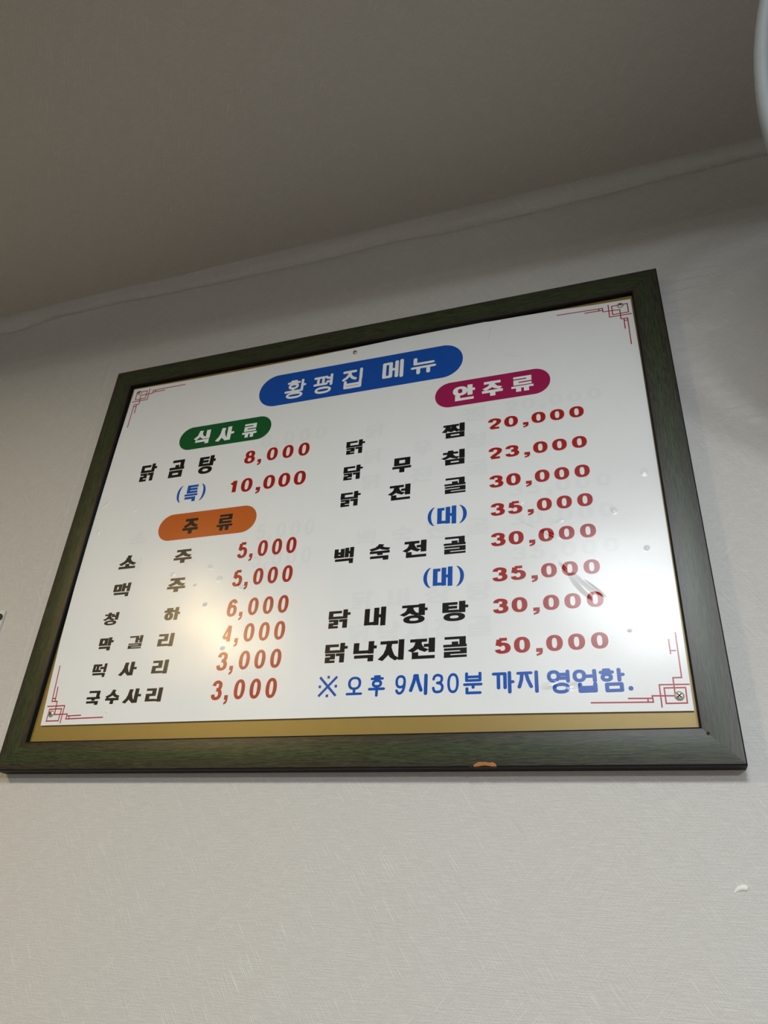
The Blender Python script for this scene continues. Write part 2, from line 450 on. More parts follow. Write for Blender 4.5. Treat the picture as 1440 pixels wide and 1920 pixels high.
for p in sheet.data.polygons:
    if p.index < len(ft) and p.normal.y > 0: p.flip()
add_slope(sheet.data)
sheet['label'] = 'white laminated sheet with the printed menu'

# ------------------------------------------------------------ print: strokes, jamo, syllables
class Pr:
    def __init__(s): s.v = []; s.f = []; s.k = 0
    def poly(s, pts, y):
        s.k += 1; y -= .000004 * (s.k % 16)
        tri = tessellate_polygon([[Vector((p[0], p[1], 0)) for p in pts]])
        b = len(s.v); s.v += [(p[0] / 1000, y, Z0 + p[1] / 1000) for p in pts]
        for t in tri:
            a, c, d = [Vector((pts[i][0], pts[i][1], 0)) for i in t]
            if (c - a).cross(d - a).z < 0: t = (t[0], t[2], t[1])
            s.f.append(tuple(b + i for i in t))
    def strip(s, A, B, y, closed=False):
        s.k += 1; y -= .000004 * (s.k % 16)
        b = len(s.v); n = len(A)
        for p, q in zip(A, B): s.v += [(p[0] / 1000, y, Z0 + p[1] / 1000), (q[0] / 1000, y, Z0 + q[1] / 1000)]
        for i in range(n if closed else n - 1):
            j = (i + 1) % n; s.f.append((b + 2 * i, b + 2 * i + 1, b + 2 * j + 1, b + 2 * j))
def catmull(pts, n=8, closed=False):
    out = []; m = len(pts)
    for i in range(m if closed else m - 1):
        g = (lambda k: pts[k % m]) if closed else (lambda k: pts[max(0, min(m - 1, k))])
        p0, p1, p2, p3 = g(i - 1), g(i), g(i + 1), g(i + 2)
        for k in range(n):
            t = k / n
            out.append(tuple(.5 * (2 * b + (c - a) * t + (2 * a - 5 * b + 4 * c - d) * t * t + (-a + 3 * b - 3 * c + d) * t ** 3) for a, b, c, d in zip(p0, p1, p2, p3)))
    if not closed: out.append(tuple(pts[-1]))
    return out
def stroke(P, pts, wx, wy, y, cap='sq', closed=False):
    """pen of half-widths wx/2, wy/2 swept along pts (mm)"""
    hx, hy = wx / 2, wy / 2; n = len(pts)
    pts = [Vector(p) for p in pts]
    if not closed and cap == 'sq' and n > 1:
        d = (pts[0] - pts[1]).normalized(); pts[0] = pts[0] + Vector((d.x * hx, d.y * hy))
        d = (pts[-1] - pts[-2]).normalized(); pts[-1] = pts[-1] + Vector((d.x * hx, d.y * hy))
    A, B = [], []
    for i, p in enumerate(pts):
        if closed: d = pts[(i + 1) % n] - pts[i - 1]
        else: d = pts[min(i + 1, n - 1)] - pts[max(i - 1, 0)]
        if d.length < 1e-9: d = Vector((1, 0))
        d.normalize(); nx, ny = -d.y, d.x
        # support point of an ellipse in direction n
        l = math.hypot(nx * hx, ny * hy) or 1
        o = Vector((nx * hx * hx / l, ny * hy * hy / l))
        A.append(p + o); B.append(p - o)
    P.strip(A, B, y, closed)
    if cap == 'rd' and not closed:
        for q in (pts[0], pts[-1]):
            P.poly([(q.x + hx * math.cos(2 * PI * k / 16), q.y + hy * math.sin(2 * PI * k / 16)) for k in range(16)], y)

def jamo(ch, st='h'):
    """strokes in a unit box, as (points, closed, kind)"""
    h = lambda a, b, y: ([(a, y), (b, y)], False)
    v = lambda x, a, b: ([(x, a), (x, b)], False)
    EL = [(.5 + .5 * math.cos(2 * PI * k / 40), .5 + .5 * math.sin(2 * PI * k / 40)) for k in range(40)]
    if ch == 'ㄱ': return [h(0, 1, 1), v(1, 0, 1)]
    if ch == 'ㄲ': return [h(0, .42, 1), v(.42, 0, 1), h(.42, 1, 1), v(1, 0, 1)]
    if ch == 'ㄴ': return [v(0, 0, 1), h(0, 1, 0)]
    if ch == 'ㄷ': return [h(0, 1, 1), v(0, 0, 1), h(0, 1, 0)]
    if ch == 'ㄸ': return [h(0, .40, 1), v(0, 0, 1), h(0, .45, 0), h(.56, 1, 1), v(.56, 0, 1), h(.56, 1, 0)]
    if ch == 'ㄹ': return [h(0, 1, 1), v(1, .5, 1), h(0, 1, .5), v(0, 0, .5), h(0, 1, 0)]
    if ch == 'ㅁ': return [h(0, 1, 1), h(0, 1, 0), v(0, 0, 1), v(1, 0, 1)]
    if ch == 'ㅂ': return [v(0, 0, 1), v(1, 0, 1), h(0, 1, .5), h(0, 1, 0)]
    if ch == 'ㅇ': return [(EL, True)]
    if ch == 'ㅅ': return [([(.52, 1), (.46, .62), (.28, .28), (0, 0)], False, 1), ([(.50, .72), (.60, .42), (.76, .18), (1, 0)], False, 1)]
    if ch == 's': return [([(.40, 1), (.26, .55), (0, 0)], False, 1), ([(.56, 1), (.72, .55), (1, 0)], False, 1), h(.36, .60, 1)]
    if ch == 'j': return [h(0, 1, 1), ([(.30, .98), (.24, .5), (.06, 0)], False, 1), ([(.62, .98), (.76, .5), (1, 0)], False, 1)]
    if ch == 'ㅈ': return [h(.03, .97, 1), ([(.54, 1), (.46, .60), (.28, .26), (0, 0)], False, 1), ([(.52, .66), (.62, .38), (.78, .14), (1, 0)], False, 1)]
    if ch == 'ㅉ': return [h(.03, .42, 1), h(.50, .97, 1), ([(.26, 1), (.20, .5), (0, 0)], False, 1), ([(.24, .6), (.34, .25), (.46, .05)], False, 1),
                          ([(.76, 1), (.70, .5), (.54, .05)], False, 1), ([(.74, .6), (.84, .25), (1, 0)], False, 1)]
    if ch == 'ㅊ': return [v(.5, .82, 1), h(.03, .97, .76), ([(.54, .76), (.46, .48), (.28, .20), (0, 0)], False, 1), ([(.52, .5), (.62, .30), (.78, .10), (1, 0)], False, 1)]
    if ch == 'ㅌ': return [h(0, 1, 1), v(0, 0, 1), h(0, .96, .5), h(0, 1, 0)]
    if ch == 'ㅍ': return [h(0, 1, 1), v(.28, 0, 1), v(.72, 0, 1), h(0, 1, 0)]
    if ch == 'ㅎ': return [h(.30, .70, 1), h(0, 1, .78)] + [([(.14 + .72 * x, .56 * z) for x, z in EL], True)]
    if ch == 'ㅏ': return [v(0, 0, 1), h(0, 1, .52)]
    if ch == 'ㅓ': return [v(1, 0, 1), h(0, 1, .48)]
    if ch == 'ㅕ': return [v(1, 0, 1), h(0, 1, .70), h(0, 1, .32)]
    if ch == 'ㅣ': return [v(.5, 0, 1)]
    if ch == 'ㅐ': return [v(0, .04, .96), v(1, 0, 1), h(0, 1, .52)]
    if ch == 'ㅔ': return [v(.45, .04, .96), v(1, 0, 1), h(0, .45, .5)]
    if ch == 'ㅗ': return [h(0, 1, 0), v(.5, 0, 1)]
    if ch == 'ㅜ': return [h(0, 1, 1), v(.52, 0, 1)]
    if ch == 'ㅠ': return [h(0, 1, 1), v(.27, 0, 1), v(.73, 0, 1)]
    if ch == 'ㅡ': return [h(0, 1, .5)]
    raise KeyError(ch)
# syllable -> ([(jamo, x0, y0, x1, y1)], pen x, pen y)
HV = {
 '닭': ([('ㄷ', 0, .50, .60, .94), ('ㅡ', 0, .50, .74, .625), ('ㅏ', .66, .50, 1, 1), ('ㄹ', .03, 0, .47, .47), ('ㄱ', .50, 0, .88, .47)], .185, .125),
 '곰': ([('ㄱ', .14, .56, .95, 1), ('ㅗ', 0, .44, 1, .72), ('ㅁ', .02, 0, .93, .40)], .23, .135),
 '탕': ([('ㅌ', 0, .44, .59, .96), ('ㅡ', 0, .44, .70, .56), ('ㅏ', .645, .42, 1, 1), ('ㅇ', .05, 0, .88, .42)], .215, .125),
 '식': ([('ㅅ', 0, .36, .70, 1), ('ㅣ', .70, .36, .95, 1), ('ㄱ', .08, 0, .93, .32)], .20, .16),
 '사': ([('ㅅ', 0, 0, .68, .96), ('ㅏ', .60, 0, 1, 1)], .20, .15),
 '류': ([('ㄹ', .10, .44, .92, 1), ('ㅠ', 0, 0, 1, .38)], .20, .125),
 '특': ([('ㅌ', .12, .50, .95, 1), ('ㅡ', 0, .34, 1, .46), ('ㄱ', .05, 0, .88, .29)], .22, .125),
 '주': ([('ㅈ', .08, .42, .92, 1), ('ㅜ', 0, 0, 1, .40)], .22, .155),
 '소': ([('ㅅ', .04, .26, .96, 1), ('ㅗ', 0, 0, 1, .36)], .22, .16),
 '맥': ([('ㅁ', 0, .38, .48, .92), ('ㅐ', .50, .36, 1, 1), ('ㄱ', .08, 0, .97, .31)], .17, .145),
 '청': ([('ㅊ', 0, .38, .68, 1), ('ㅓ', .50, .40, .96, 1), ('ㅇ', .08, 0, .90, .38)], .19, .115),
 '하': ([('ㅎ', 0, 0, .66, .96), ('ㅏ', .66, 0, 1, 1)], .20, .155),
 '막': ([('ㅁ', 0, .38, .60, .95), ('ㅏ', .62, .36, 1, 1), ('ㄱ', .05, 0, .86, .31)], .21, .15),
 '걸': ([('ㄱ', .06, .44, .70, .97), ('ㅓ', .55, .44, .98, 1), ('ㄹ', .06, 0, .98, .40)], .19, .11),
 '리': ([('ㄹ', 0, .04, .62, .96), ('ㅡ', 0, .04, .78, .19), ('ㅣ', .74, 0, 1, 1)], .22, .155),
 '떡': ([('ㄸ', 0, .38, .64, .96), ('ㅓ', .52, .36, 1, 1), ('ㄱ', .06, 0, .98, .31)], .17, .145),
 '국': ([('ㄱ', .10, .54, .93, 1), ('ㅜ', 0, .30, 1, .56), ('ㄱ', .04, 0, .92, .27)], .22, .14),
 '수': ([('ㅅ', .03, .42, .97, 1), ('ㅜ', 0, 0, 1, .42)], .22, .155),
 '찜': ([('ㅉ', 0, .42, .76, .95), ('ㅣ', .76, .40, 1, 1), ('ㅁ', .13, 0, .99, .38)], .20, .13),
 '무': ([('ㅁ', .08, .46, .94, 1), ('ㅜ', 0, 0, 1, .42)], .24, .145),
 '침': ([('ㅊ', 0, .40, .72, .98), ('ㅣ', .75, .40, 1, 1), ('ㅁ', .12, 0, .99, .38)], .22, .13),
 '전': ([('ㅈ', 0, .34, .70, .97), ('ㅓ', .56, .30, 1, 1), ('ㄴ', .10, 0, 1, .33)], .22, .14),
 '골': ([('ㄱ', .05, .60, .96, 1), ('ㅗ', 0, .50, 1, .76), ('ㄹ', .03, 0, 1, .45)], .24, .115),
 '대': ([('ㄷ', 0, .06, .38, .94), ('ㅡ', 0, .06, .56, .20), ('ㅐ', .44, 0, 1, 1)], .21, .14),
 '백': ([('ㅂ', 0, .38, .52, .94), ('ㅐ', .54, .36, 1, 1), ('ㄱ', .06, 0, .99, .31)], .18, .14),
 '숙': ([('ㅅ', .02, .60, .98, 1), ('ㅜ', 0, .32, 1, .58), ('ㄱ', .03, 0, .95, .27)], .24, .14),
 '내': ([('ㄴ', 0, .05, .54, .93), ('ㅐ', .44, 0, 1, 1)], .21, .15),
 '장': ([('ㅈ', 0, .40, .68, .96), ('ㅏ', .66, .40, 1, 1), ('ㅇ', .08, 0, .90, .42)], .21, .125),
 '낙': ([('ㄴ', 0, .40, .72, .94), ('ㅏ', .64, .38, 1, 1), ('ㄱ', .05, 0, .88, .32)], .21, .14),
 '지': ([('ㅈ', 0, 0, .76, .95), ('ㅣ', .77, 0, 1, 1)], .20, .145),
 '안': ([('ㅇ', 0, .34, .66, .96), ('ㅏ', .66, .30, 1, 1), ('ㄴ', .10, 0, .94, .36)], .20, .15),
}
RD = {
 '황': ([('ㅎ', .10, .50, .72, 1), ('ㅗ', 0, .33, .80, .52), ('ㅏ', .76, .34, 1, 1), ('ㅇ', .10, 0, .88, .34)], .115, .105),
 '평': ([('ㅍ', 0, .44, .72, .92), ('ㅕ', .64, .38, .96, 1), ('ㅇ', .10, 0, .92, .36)], .125, .105),
 '집': ([('ㅈ', 0, .42, .72, .94), ('ㅣ', .84, .38, .98, 1), ('ㅂ', .10, 0, .97, .42)], .135, .115),
 '메': ([('ㅁ', 0, .06, .48, .92), ('ㅔ', .40, 0, 1, 1)], .165, .12),
 '뉴': ([('ㄴ', .10, .56, .94, 1), ('ㅠ', 0, 0, 1, .46)], .14, .12),
 '오': ([('ㅇ', .10, .28, .90, 1), ('ㅗ', 0, 0, 1, .36)], .155, .12),
 '후': ([('ㅎ', .12, .42, .90, 1), ('ㅜ', 0, 0, 1, .42)], .15, .11),
 '시': ([('s', 0, .16, .74, 1), ('ㅣ', .80, 0, 1, 1)], .18, .15),
 '분': ([('ㅂ', .10, .56, .95, 1), ('ㅜ', 0, .24, 1, .50), ('ㄴ', .12, 0, .95, .32)], .15, .11),
 '까': ([('ㄲ', 0, .20, .66, .96), ('ㅏ', .70, 0, 1, 1)], .15, .12),
 '지': ([('j', 0, .22, .74, .97), ('ㅣ', .80, 0, 1, 1)], .16, .12),
 '영': ([('ㅇ', 0, .48, .58, 1), ('ㅕ', .50, .44, .98, 1), ('ㅇ', .22, 0, .96, .46)], .155, .13),
 '업': ([('ㅇ', 0, .46, .56, 1), ('ㅓ', .48, .42, .98, 1), ('ㅂ', .20, 0, .98, .44)], .16, .13),
 '함': ([('ㅎ', 0, .44, .60, 1), ('ㅏ', .70, .42, 1, 1), ('ㅁ', .20, 0, .92, .40)], .15, .125),
}
def arc(cx, cy, rx, ry, a0, a1, n=14):
    return [(cx + rx * math.cos(math.radians(a0 + (a1 - a0) * k / n)), cy + ry * math.sin(math.radians(a0 + (a1 - a0) * k / n))) for k in range(n + 1)]
DG = {
 '0': [(arc(.5, .5, .5, .5, 0, 351, 39), True)],
 '1': [([(.62, 0), (.62, 1)], False), ([(.62, .93), (.42, .80), (.12, .72)], False)],
 '2': [(catmull([(.02, .70), (.10, .90), (.45, 1.0), (.88, .90), (.97, .70), (.80, .48), (.40, .26), (.08, .02)], 6), False), ([(.04, 0), (1, 0)], False)],
 '3': [(catmull([(.02, .76), (.12, .92), (.45, 1.0), (.84, .92), (.92, .75), (.80, .58), (.42, .535)], 6), False),
       (catmull([(.42, .535), (.84, .46), (1.0, .27), (.86, .06), (.45, 0), (.12, .06), (0, .24)], 6), False)],
 '4': [([(.76, 0), (.76, 1)], False), ([(.66, 1.04), (-.06, .25)], False, 2), ([(0, .24), (1, .24)], False)],
 '5': [([(.18, 1), (.92, 1)], False), ([(.18, 1), (.08, .52)], False), (catmull([(.08, .50), (.45, .64), (.85, .56), (1.0, .33), (.86, .08), (.46, 0), (.12, .06), (0, .22)], 6), False)],
 '6': [(arc(.5, .31, .48, .31, 0, 351, 39), True), (catmull([(.94, .80), (.80, .96), (.52, 1.0), (.18, .86), (.04, .55), (.02, .31)], 6), False)],
 '8': [(arc(.5, .76, .42, .24, 0, 351, 39), True), (arc(.5, .26, .50, .26, 0, 351, 39), True)],
 '9': [(arc(.5, .68, .48, .32, 0, 351, 39), True), (catmull([(.98, .68), (.96, .42), (.80, .14), (.50, 0), (.20, .03), (.04, .16)], 6), False)],
}
class Line:
    """one printed word or line, a sub-part of the sheet"""
    lvl = 0
    def __init__(s, name, mat, y=None, parent=None):
        s.P = Pr(); s.name = name; s.mat = mat; Line.lvl += 1
        s.y = FY - .00015 if y is None else y
    def glyph(s, strokes, x0, z0, x1, z1, px, pz, cap):
        iw, ih = max(.05, (x1 - x0) - px), max(.05, (z1 - z0) - pz)
        for k, stk in enumerate(strokes):
            if stk[1]:
                xs = [x0 + px / 2 + a * iw for a, b in stk[0]]; zs = [z0 + pz / 2 + b * ih for a, b in stk[0]]
                cx, cz = (min(xs) + max(xs)) / 2, (min(zs) + max(zs)) / 2; rx, rz = (max(xs) - min(xs)) / 2, (max(zs) - min(zs)) / 2
                if rx > px * .55 and rz > pz * .55:
                    se = lambda t, a, b, e: (cx + a * math.copysign(abs(math.cos(t)) ** (2 / e), math.cos(t)), cz + b * math.copysign(abs(math.sin(t)) ** (2 / e), math.sin(t)))
                    T_s = [2 * PI * q / 48 for q in range(48)]
                    s.P.strip([se(t, rx + px / 2, rz + pz / 2, 2.25) for t in T_s], [se(t, rx - px / 2, rz - pz / 2, 2.5) for t in T_s], s.y, True)
                    continue
            pts = [(x0 + px / 2 + a * iw, z0 + pz / 2 + b * ih) for a, b in stk[0]]
            tn = .6 if len(stk) > 2 and stk[2] == 2 else 1
            stroke(s.P, pts, px * tn, pz * tn, s.y, 'bt' if (cap == 'sq' and len(stk[0]) > 5) else cap, stk[1])
    def syl(s, ch, x0, z0, x1, z1, st='h', scale=1.0):
        js, px, pz = (HV if st == 'h' else RD)[ch]
        s.P.k = 0; px *= 1.15 if st == 'h' else 1.06; pz *= 1.10
        w, h = x1 - x0, z1 - z0; px *= w * scale; pz *= h * scale
        for (j, a, b, c, d) in js:
            bx0, bz0, bx1, bz1 = x0 + a * w, z0 + b * h, x0 + c * w, z0 + d * h
            qx, qz = px, pz
            if j in 'ㄹㅌ' and (bz1 - bz0) < 3.2 * pz: qz = (bz1 - bz0) / 3.35
            if j in 'ㄹ' and (bz1 - bz0) < 3.9 * pz: qz = (bz1 - bz0) / 3.9
            if j in 'ㅣㅡ':
                if j == 'ㅣ': qx = (bx1 - bx0) if st == 'h' else px
                else: qz = bz1 - bz0
            s.glyph(jamo(j), bx0, bz0, bx1, bz1, qx, qz, 'sq' if st == 'h' else 'rd')
            if j in 'ㅅㅈㅊ' and st == 'r' and False: pass
    def digits(s, txt, x0, z0, x1, z1, wide, each=True):
        # proportions measured off the print: digit and comma slots
        n = len(txt); dw, cw = (.146, .058) if wide else (.166, .056)
        W_ = x1 - x0
        if txt == '10,000': slots = [0, .172, .375, .462, .655, .850]; dw = .148 * 1.0
        elif n == 6: slots = [0, .175, .372, .463, .655, .852]
        else: slots = [0, .215, .35, .592, .834]
        for c, sl in zip(txt, slots):
            if each: s = Line('comma' if c == ',' else 'digit', s.mat)
            a = x0 + sl * W_
            if c == ',':
                b = a + cw * W_; hh = (z1 - z0)
                cxm = (a + b) / 2 + (.0)
                s.P.poly([(a, z0), (b, z0), (b, z0 + hh * .23), (a, z0 + hh * .23)][:4], s.y)
                s.P.poly([(b, z0 + hh * .04), (b, z0 - hh * .05), (b - cw * W_ * .25, z0 - hh * .17), (a + cw * W_ * .06, z0 - hh * .25), (a + cw * W_ * .02, z0 - hh * .14), (a + cw * W_ * .45, z0 - hh * .06), (a + cw * W_ * .52, z0 + hh * .02)][::-1], s.y)
            else:
                w = dw * W_
                px = w * (.345 if wide else .335); pz = (z1 - z0) * (.185 if wide else .16)
                if c == '1': px *= 1.05
                s.glyph(DG[c], a, z0, a + w, z1, px, pz, 'bt')
            if each: s.done(sheet, 'red ' + s.name)
    def done(s, parent, label=None):
        fs = [t for f in s.P.f for t in ((f,) if len(f) == 3 else ((f[0], f[1], f[2]), (f[0], f[2], f[3])))]
        vs2 = [Vector(p) for p in s.P.v]
        hit = any(abs((p.x * 1000) - b[0]) < max(b[2], b[3]) + 20 and abs((p.z - 1.75) * 1000 - b[1]) < max(b[2], b[3]) + 20 for p in vs2[::5] for b in BUBBLES)
        if hit:
            rv, rf = refine(vs2, fs); o = mesh(s.name, rv, rf, s.mat, parent); add_slope(o.data)
        else: o = mesh(s.name, s.P.v, s.P.f, s.mat, parent)
        # all print faces the room
        for p in o.data.polygons:
            if p.normal.y > 0: p.flip()
        o.data.update()
        if label: o['label'] = label
        return o

def pill(x0, x1, z0, z1, mat, name, label):
    r = (z1 - z0) / 2; zc = (z0 + z1) / 2; P = Line(name, mat, FY - .00010)
    pts = [(x1 - r + r * math.cos(t), zc + r * math.sin(t)) for t in [-PI / 2 + PI * k / 28 for k in range(29)]]
    pts += [(x0 + r + r * math.cos(t), zc + r * math.sin(t)) for t in [PI / 2 + PI * k / 28 for k in range(29)]]
    P.P.poly(pts, FY - .00010); P.done(sheet, label)
pill(291.4, 621.6, 546.0, 608.2, P_banner, 'title_banner', 'blue rounded title banner')
pill(160.9, 322.7, 485.6, 529.4, P_green, 'heading_pill', 'green heading pill')
pill(162.0, 323.6, 323.2, 367.6, P_orange, 'heading_pill', 'orange heading pill')
pill(581.3, 743.5, 489.6, 534.0, P_magenta, 'heading_pill', 'magenta heading pill')

def words(name, mat, items, st='h', label=None):
    for it in items:
        ch = it[0]
        l = Line(name if ch not in DG else 'digit', mat)
        if ch in '()':
            x0, z0, x1, z1 = it[1:]; w = x1 - x0; h = z1 - z0
            zz = [z0 + h * k / 16 for k in range(17)]
            bow = [math.sqrt(max(0, 1 - ((k - 8) / 8.6) ** 2)) for k in range(17)]
            b0 = bow[0]; bow = [(b - b0) / (1 - b0) for b in bow]
            th = [w * (.16 + .34 * b) for b in bow]
            if ch == '(':
                A = [(x1 - w * .08 - b * (w * .92 - t * 0) , z) for b, z, t in zip(bow, zz, th)]
                B = [(a[0] + t + w * .06, a[1]) for a, t in zip(A, th)]
            else:
                A = [(x0 + w * .08 + b * w * .92, z) for b, z in zip(bow, zz)]
                B = [(a[0] - t - w * .06, a[1]) for a, t in zip(A, th)]
            l.P.strip(A, B, l.y)
        elif ch == '.':
            x0, z0, x1, z1 = it[1:]; cx, cz = (x0 + x1) / 2, (z0 + z1) / 2; r = 2.5
            l.P.poly([(cx + r * math.cos(2 * PI * k / 20), cz + r * math.sin(2 * PI * k / 20)) for k in range(20)], l.y)
        elif ch == '※':
            x0, z0, x1, z1 = it[1:]; w, h = x1 - x0, z1 - z0
            stroke(l.P, [(x0 + .1 * w, z0 + .1 * h), (x1 - .1 * w, z1 - .1 * h)], 3.0, 3.0, l.y, 'sq')
            stroke(l.P, [(x0 + .1 * w, z1 - .1 * h), (x1 - .1 * w, z0 + .1 * h)], 3.0, 3.0, l.y, 'sq')
            for a, b in ((.5, .93), (.5, .07), (.09, .5), (.91, .5)):
                cx, cz = x0 + a * w, z0 + b * h
                l.P.poly([(cx - 1.6, cz - 1.6), (cx + 1.6, cz - 1.6), (cx + 1.6, cz + 1.6), (cx - 1.6, cz + 1.6)], l.y)
        elif ch in DG:
            x0, z0, x1, z1 = it[1:]; l.glyph(DG[ch], x0, z0, x1, z1, 3.1, 3.1, 'rd')
        else: l.syl(*it, st=st)
        l.done(sheet, label)

T_ = [('황', 336.4, 554.8, 372.4, 591.8), ('평', 385.3, 554.8, 418.3, 592.2), ('집', 433.0, 555.4, 466.3, 593.4), ('메', 498.1, 561.0, 531.1, 596.2), ('뉴', 542.5, 560.6, 581.5, 592.6)]
words('character', P_paper, T_, 'r', 'white title lettering on the blue banner')
words('character', P_paper, [('식', 188.9, 493.6, 217.3, 519.5), ('사', 229.1, 493.4, 258.9, 519.0), ('류', 274.1, 492.2, 299.0, 518.2)], 'h', 'white lettering on the green pill')
words('character', P_black, [('주', 204.1, 331.2, 229.9, 356.7), ('류', 260.9, 330.2, 286.4, 356.7)], 'h', 'black lettering on the orange pill')
words('character', P_paper, [('안', 607.4, 498.4, 639.3, 524.9), ('주', 649.2, 498.2, 678.4, 524.4), ('류', 690.3, 498.0, 720.6, 524.4)], 'h', 'white lettering on the magenta pill')
DISH = [
 [('닭', 102.1, 436.6, 130.6, 468.9), ('곰', 155.3, 435.9, 181.6, 468.4), ('탕', 207.3, 434.9, 236.0, 467.9)],
 [('소', 108.3, 283.8, 136.7, 305.5), ('주', 200.5, 284.1, 229.9, 305.6)],
 [('맥', 109.8, 239.2, 137.9, 260.6), ('주', 200.3, 239.0, 229.5, 260.4)],
 [('청', 106.8, 196.3, 131.4, 215.4), ('하', 205.0, 197.0, 230.3, 215.7)],
 [('막', 109.6, 159.0, 132.7, 177.9), ('걸', 157.2, 159.2, 180.2, 177.9), ('리', 204.9, 159.3, 229.0, 178.0)],
 [('떡', 110.4, 121.5, 132.4, 140.4), ('사', 155.1, 121.8, 180.8, 140.6), ('리', 205.0, 122.0, 229.1, 140.8)],
 [('국', 112.7, 83.8, 134.0, 102.8), ('수', 143.0, 84.1, 164.0, 103.2), ('사', 171.8, 84.5, 197.5, 103.5), ('리', 204.8, 84.9, 229.0, 103.4)],
 [('닭', 451.2, 432.3, 479.6, 456.2), ('찜', 594.1, 435.6, 624.7, 459.5)],
 [('닭', 450.9, 388.6, 479.6, 412.4), ('무', 523.4, 389.9, 550.3, 414.1), ('침', 594.3, 391.2, 624.8, 415.1)],
 [('닭', 450.6, 345.3, 479.9, 368.8), ('전', 521.1, 346.0, 550.8, 370.0), ('골', 597.5, 346.2, 626.0, 370.2)],
 [('백', 450.0, 258.0, 477.4, 281.6), ('숙', 499.7, 258.2, 526.9, 281.4), ('전', 546.0, 257.6, 575.7, 281.6), ('골', 598.2, 257.4, 626.3, 281.5)],
 [('닭', 451.0, 168.7, 480.2, 193.3), ('내', 499.1, 168.5, 526.9, 193.2), ('장', 546.9, 168.2, 579.7, 193.3), ('탕', 598.0, 167.8, 629.6, 193.0)],
 [('닭', 450.8, 124.2, 480.3, 149.1), ('낙', 488.1, 123.7, 517.8, 149.0), ('지', 521.7, 123.7, 552.2, 149.1), ('전', 559.0, 123.5, 590.0, 148.8), ('골', 600.0, 123.1, 627.9, 148.3)],
]
for d in DISH: words('character', P_black, d)
BLUE = [
 [('(', 180.3, 387.8, 187.6, 417.5), ('특', 194.2, 387.4, 216.4, 416.6), (')', 222.0, 387.4, 229.4, 416.8)],
 [('(', 576.0, 300.1, 584.4, 327.6), ('대', 588.8, 300.7, 614.0, 327.3), (')', 619.0, 300.4, 627.8, 327.2)],
 [('(', 573.0, 213.3, 581.5, 240.5), ('대', 585.2, 214.0, 610.0, 240.2), (')', 615.8, 212.8, 624.4, 240.0)],
]
for d in BLUE: words('character', P_blue, d, 'h', 'blue size note in brackets')
PR = [('8,000', 286.5, 442.2, 392.9, 465.4, 0), ('10,000', 267.5, 391.8, 393.2, 415.6, 0), ('5,000', 303.2, 281.9, 392.4, 306.7, 0), ('5,000', 303.0, 239.0, 392.3, 263.7, 0),
      ('6,000', 302.6, 195.3, 392.3, 220.2, 0), ('4,000', 302.2, 158.7, 392.3, 184.0, 0), ('3,000', 301.6, 121.8, 392.3, 146.6, 0), ('3,000', 301.3, 83.9, 391.6, 109.1, 0),
      ('20,000', 656.7, 440.3, 783.3, 458.2, 1), ('23,000', 656.7, 391.7, 783.4, 409.8, 1), ('30,000', 657.1, 347.1, 783.4, 365.6, 1), ('35,000', 658.1, 305.1, 783.5, 323.4, 1),
      ('30,000', 657.9, 262.0, 783.7, 280.5, 1), ('35,000', 659.0, 214.4, 784.0, 232.9, 1), ('30,000', 659.0, 173.4, 784.5, 192.1, 1), ('50,000', 660.3, 124.4, 785.1, 143.2, 1)]
for (t, a, b, c, d, wd) in PR:
    Line('price', P_red).digits(t, a, b, c, d, wd)
note = [('※', 446.5, 82.0, 471.6, 108.4), ('오', 482.7, 83.5, 503.4, 105.6), ('후', 510.3, 80.6, 531.3, 106.2), ('9', 543.4, 82.1, 556.5, 105.0), ('시', 560.4, 80.4, 582.4, 105.4), ('3', 587.6, 81.9, 601.4, 104.6), ('0', 605.4, 81.4, 618.8, 104.5),
        ('분', 623.7, 79.4, 645.9, 104.7), ('까', 656.4, 78.6, 681.6, 103.9), ('지', 683.7, 78.3, 707.9, 103.3), ('영', 716.9, 76.5, 741.6, 102.6), ('업', 744.1, 76.4, 769.7, 102.0), ('함', 771.5, 76.0, 797.9, 102.0), ('.', 799.9, 76.6, 805.4, 82.2)]
words('character', P_blue, note, 'r', 'blue rounded closing-time line')

# older print faintly showing through, offset
gl = Line('print_showing_through', P_ghost, FY - .00002)
for d in DISH[7:]:
    for g in d: gl.syl(g[0], g[1] + 29, g[2] + 24, g[3] + 29, g[4] + 24, 'h')
for d in DISH[1:3]:
    for g in d: gl.syl(g[0], g[1] + 8, g[2] + 40, g[3] + 8, g[4] + 40, 'h')
for (t, a, b, c, d, wd) in PR:
    if b > 430 or (330 > b > 200): gl.digits(t, a + 24, b + 26, c + 24, d + 26, wd, False)
gl.done(sheet, 'faint grey letters showing through the white sheet')['kind'] = 'stuff'

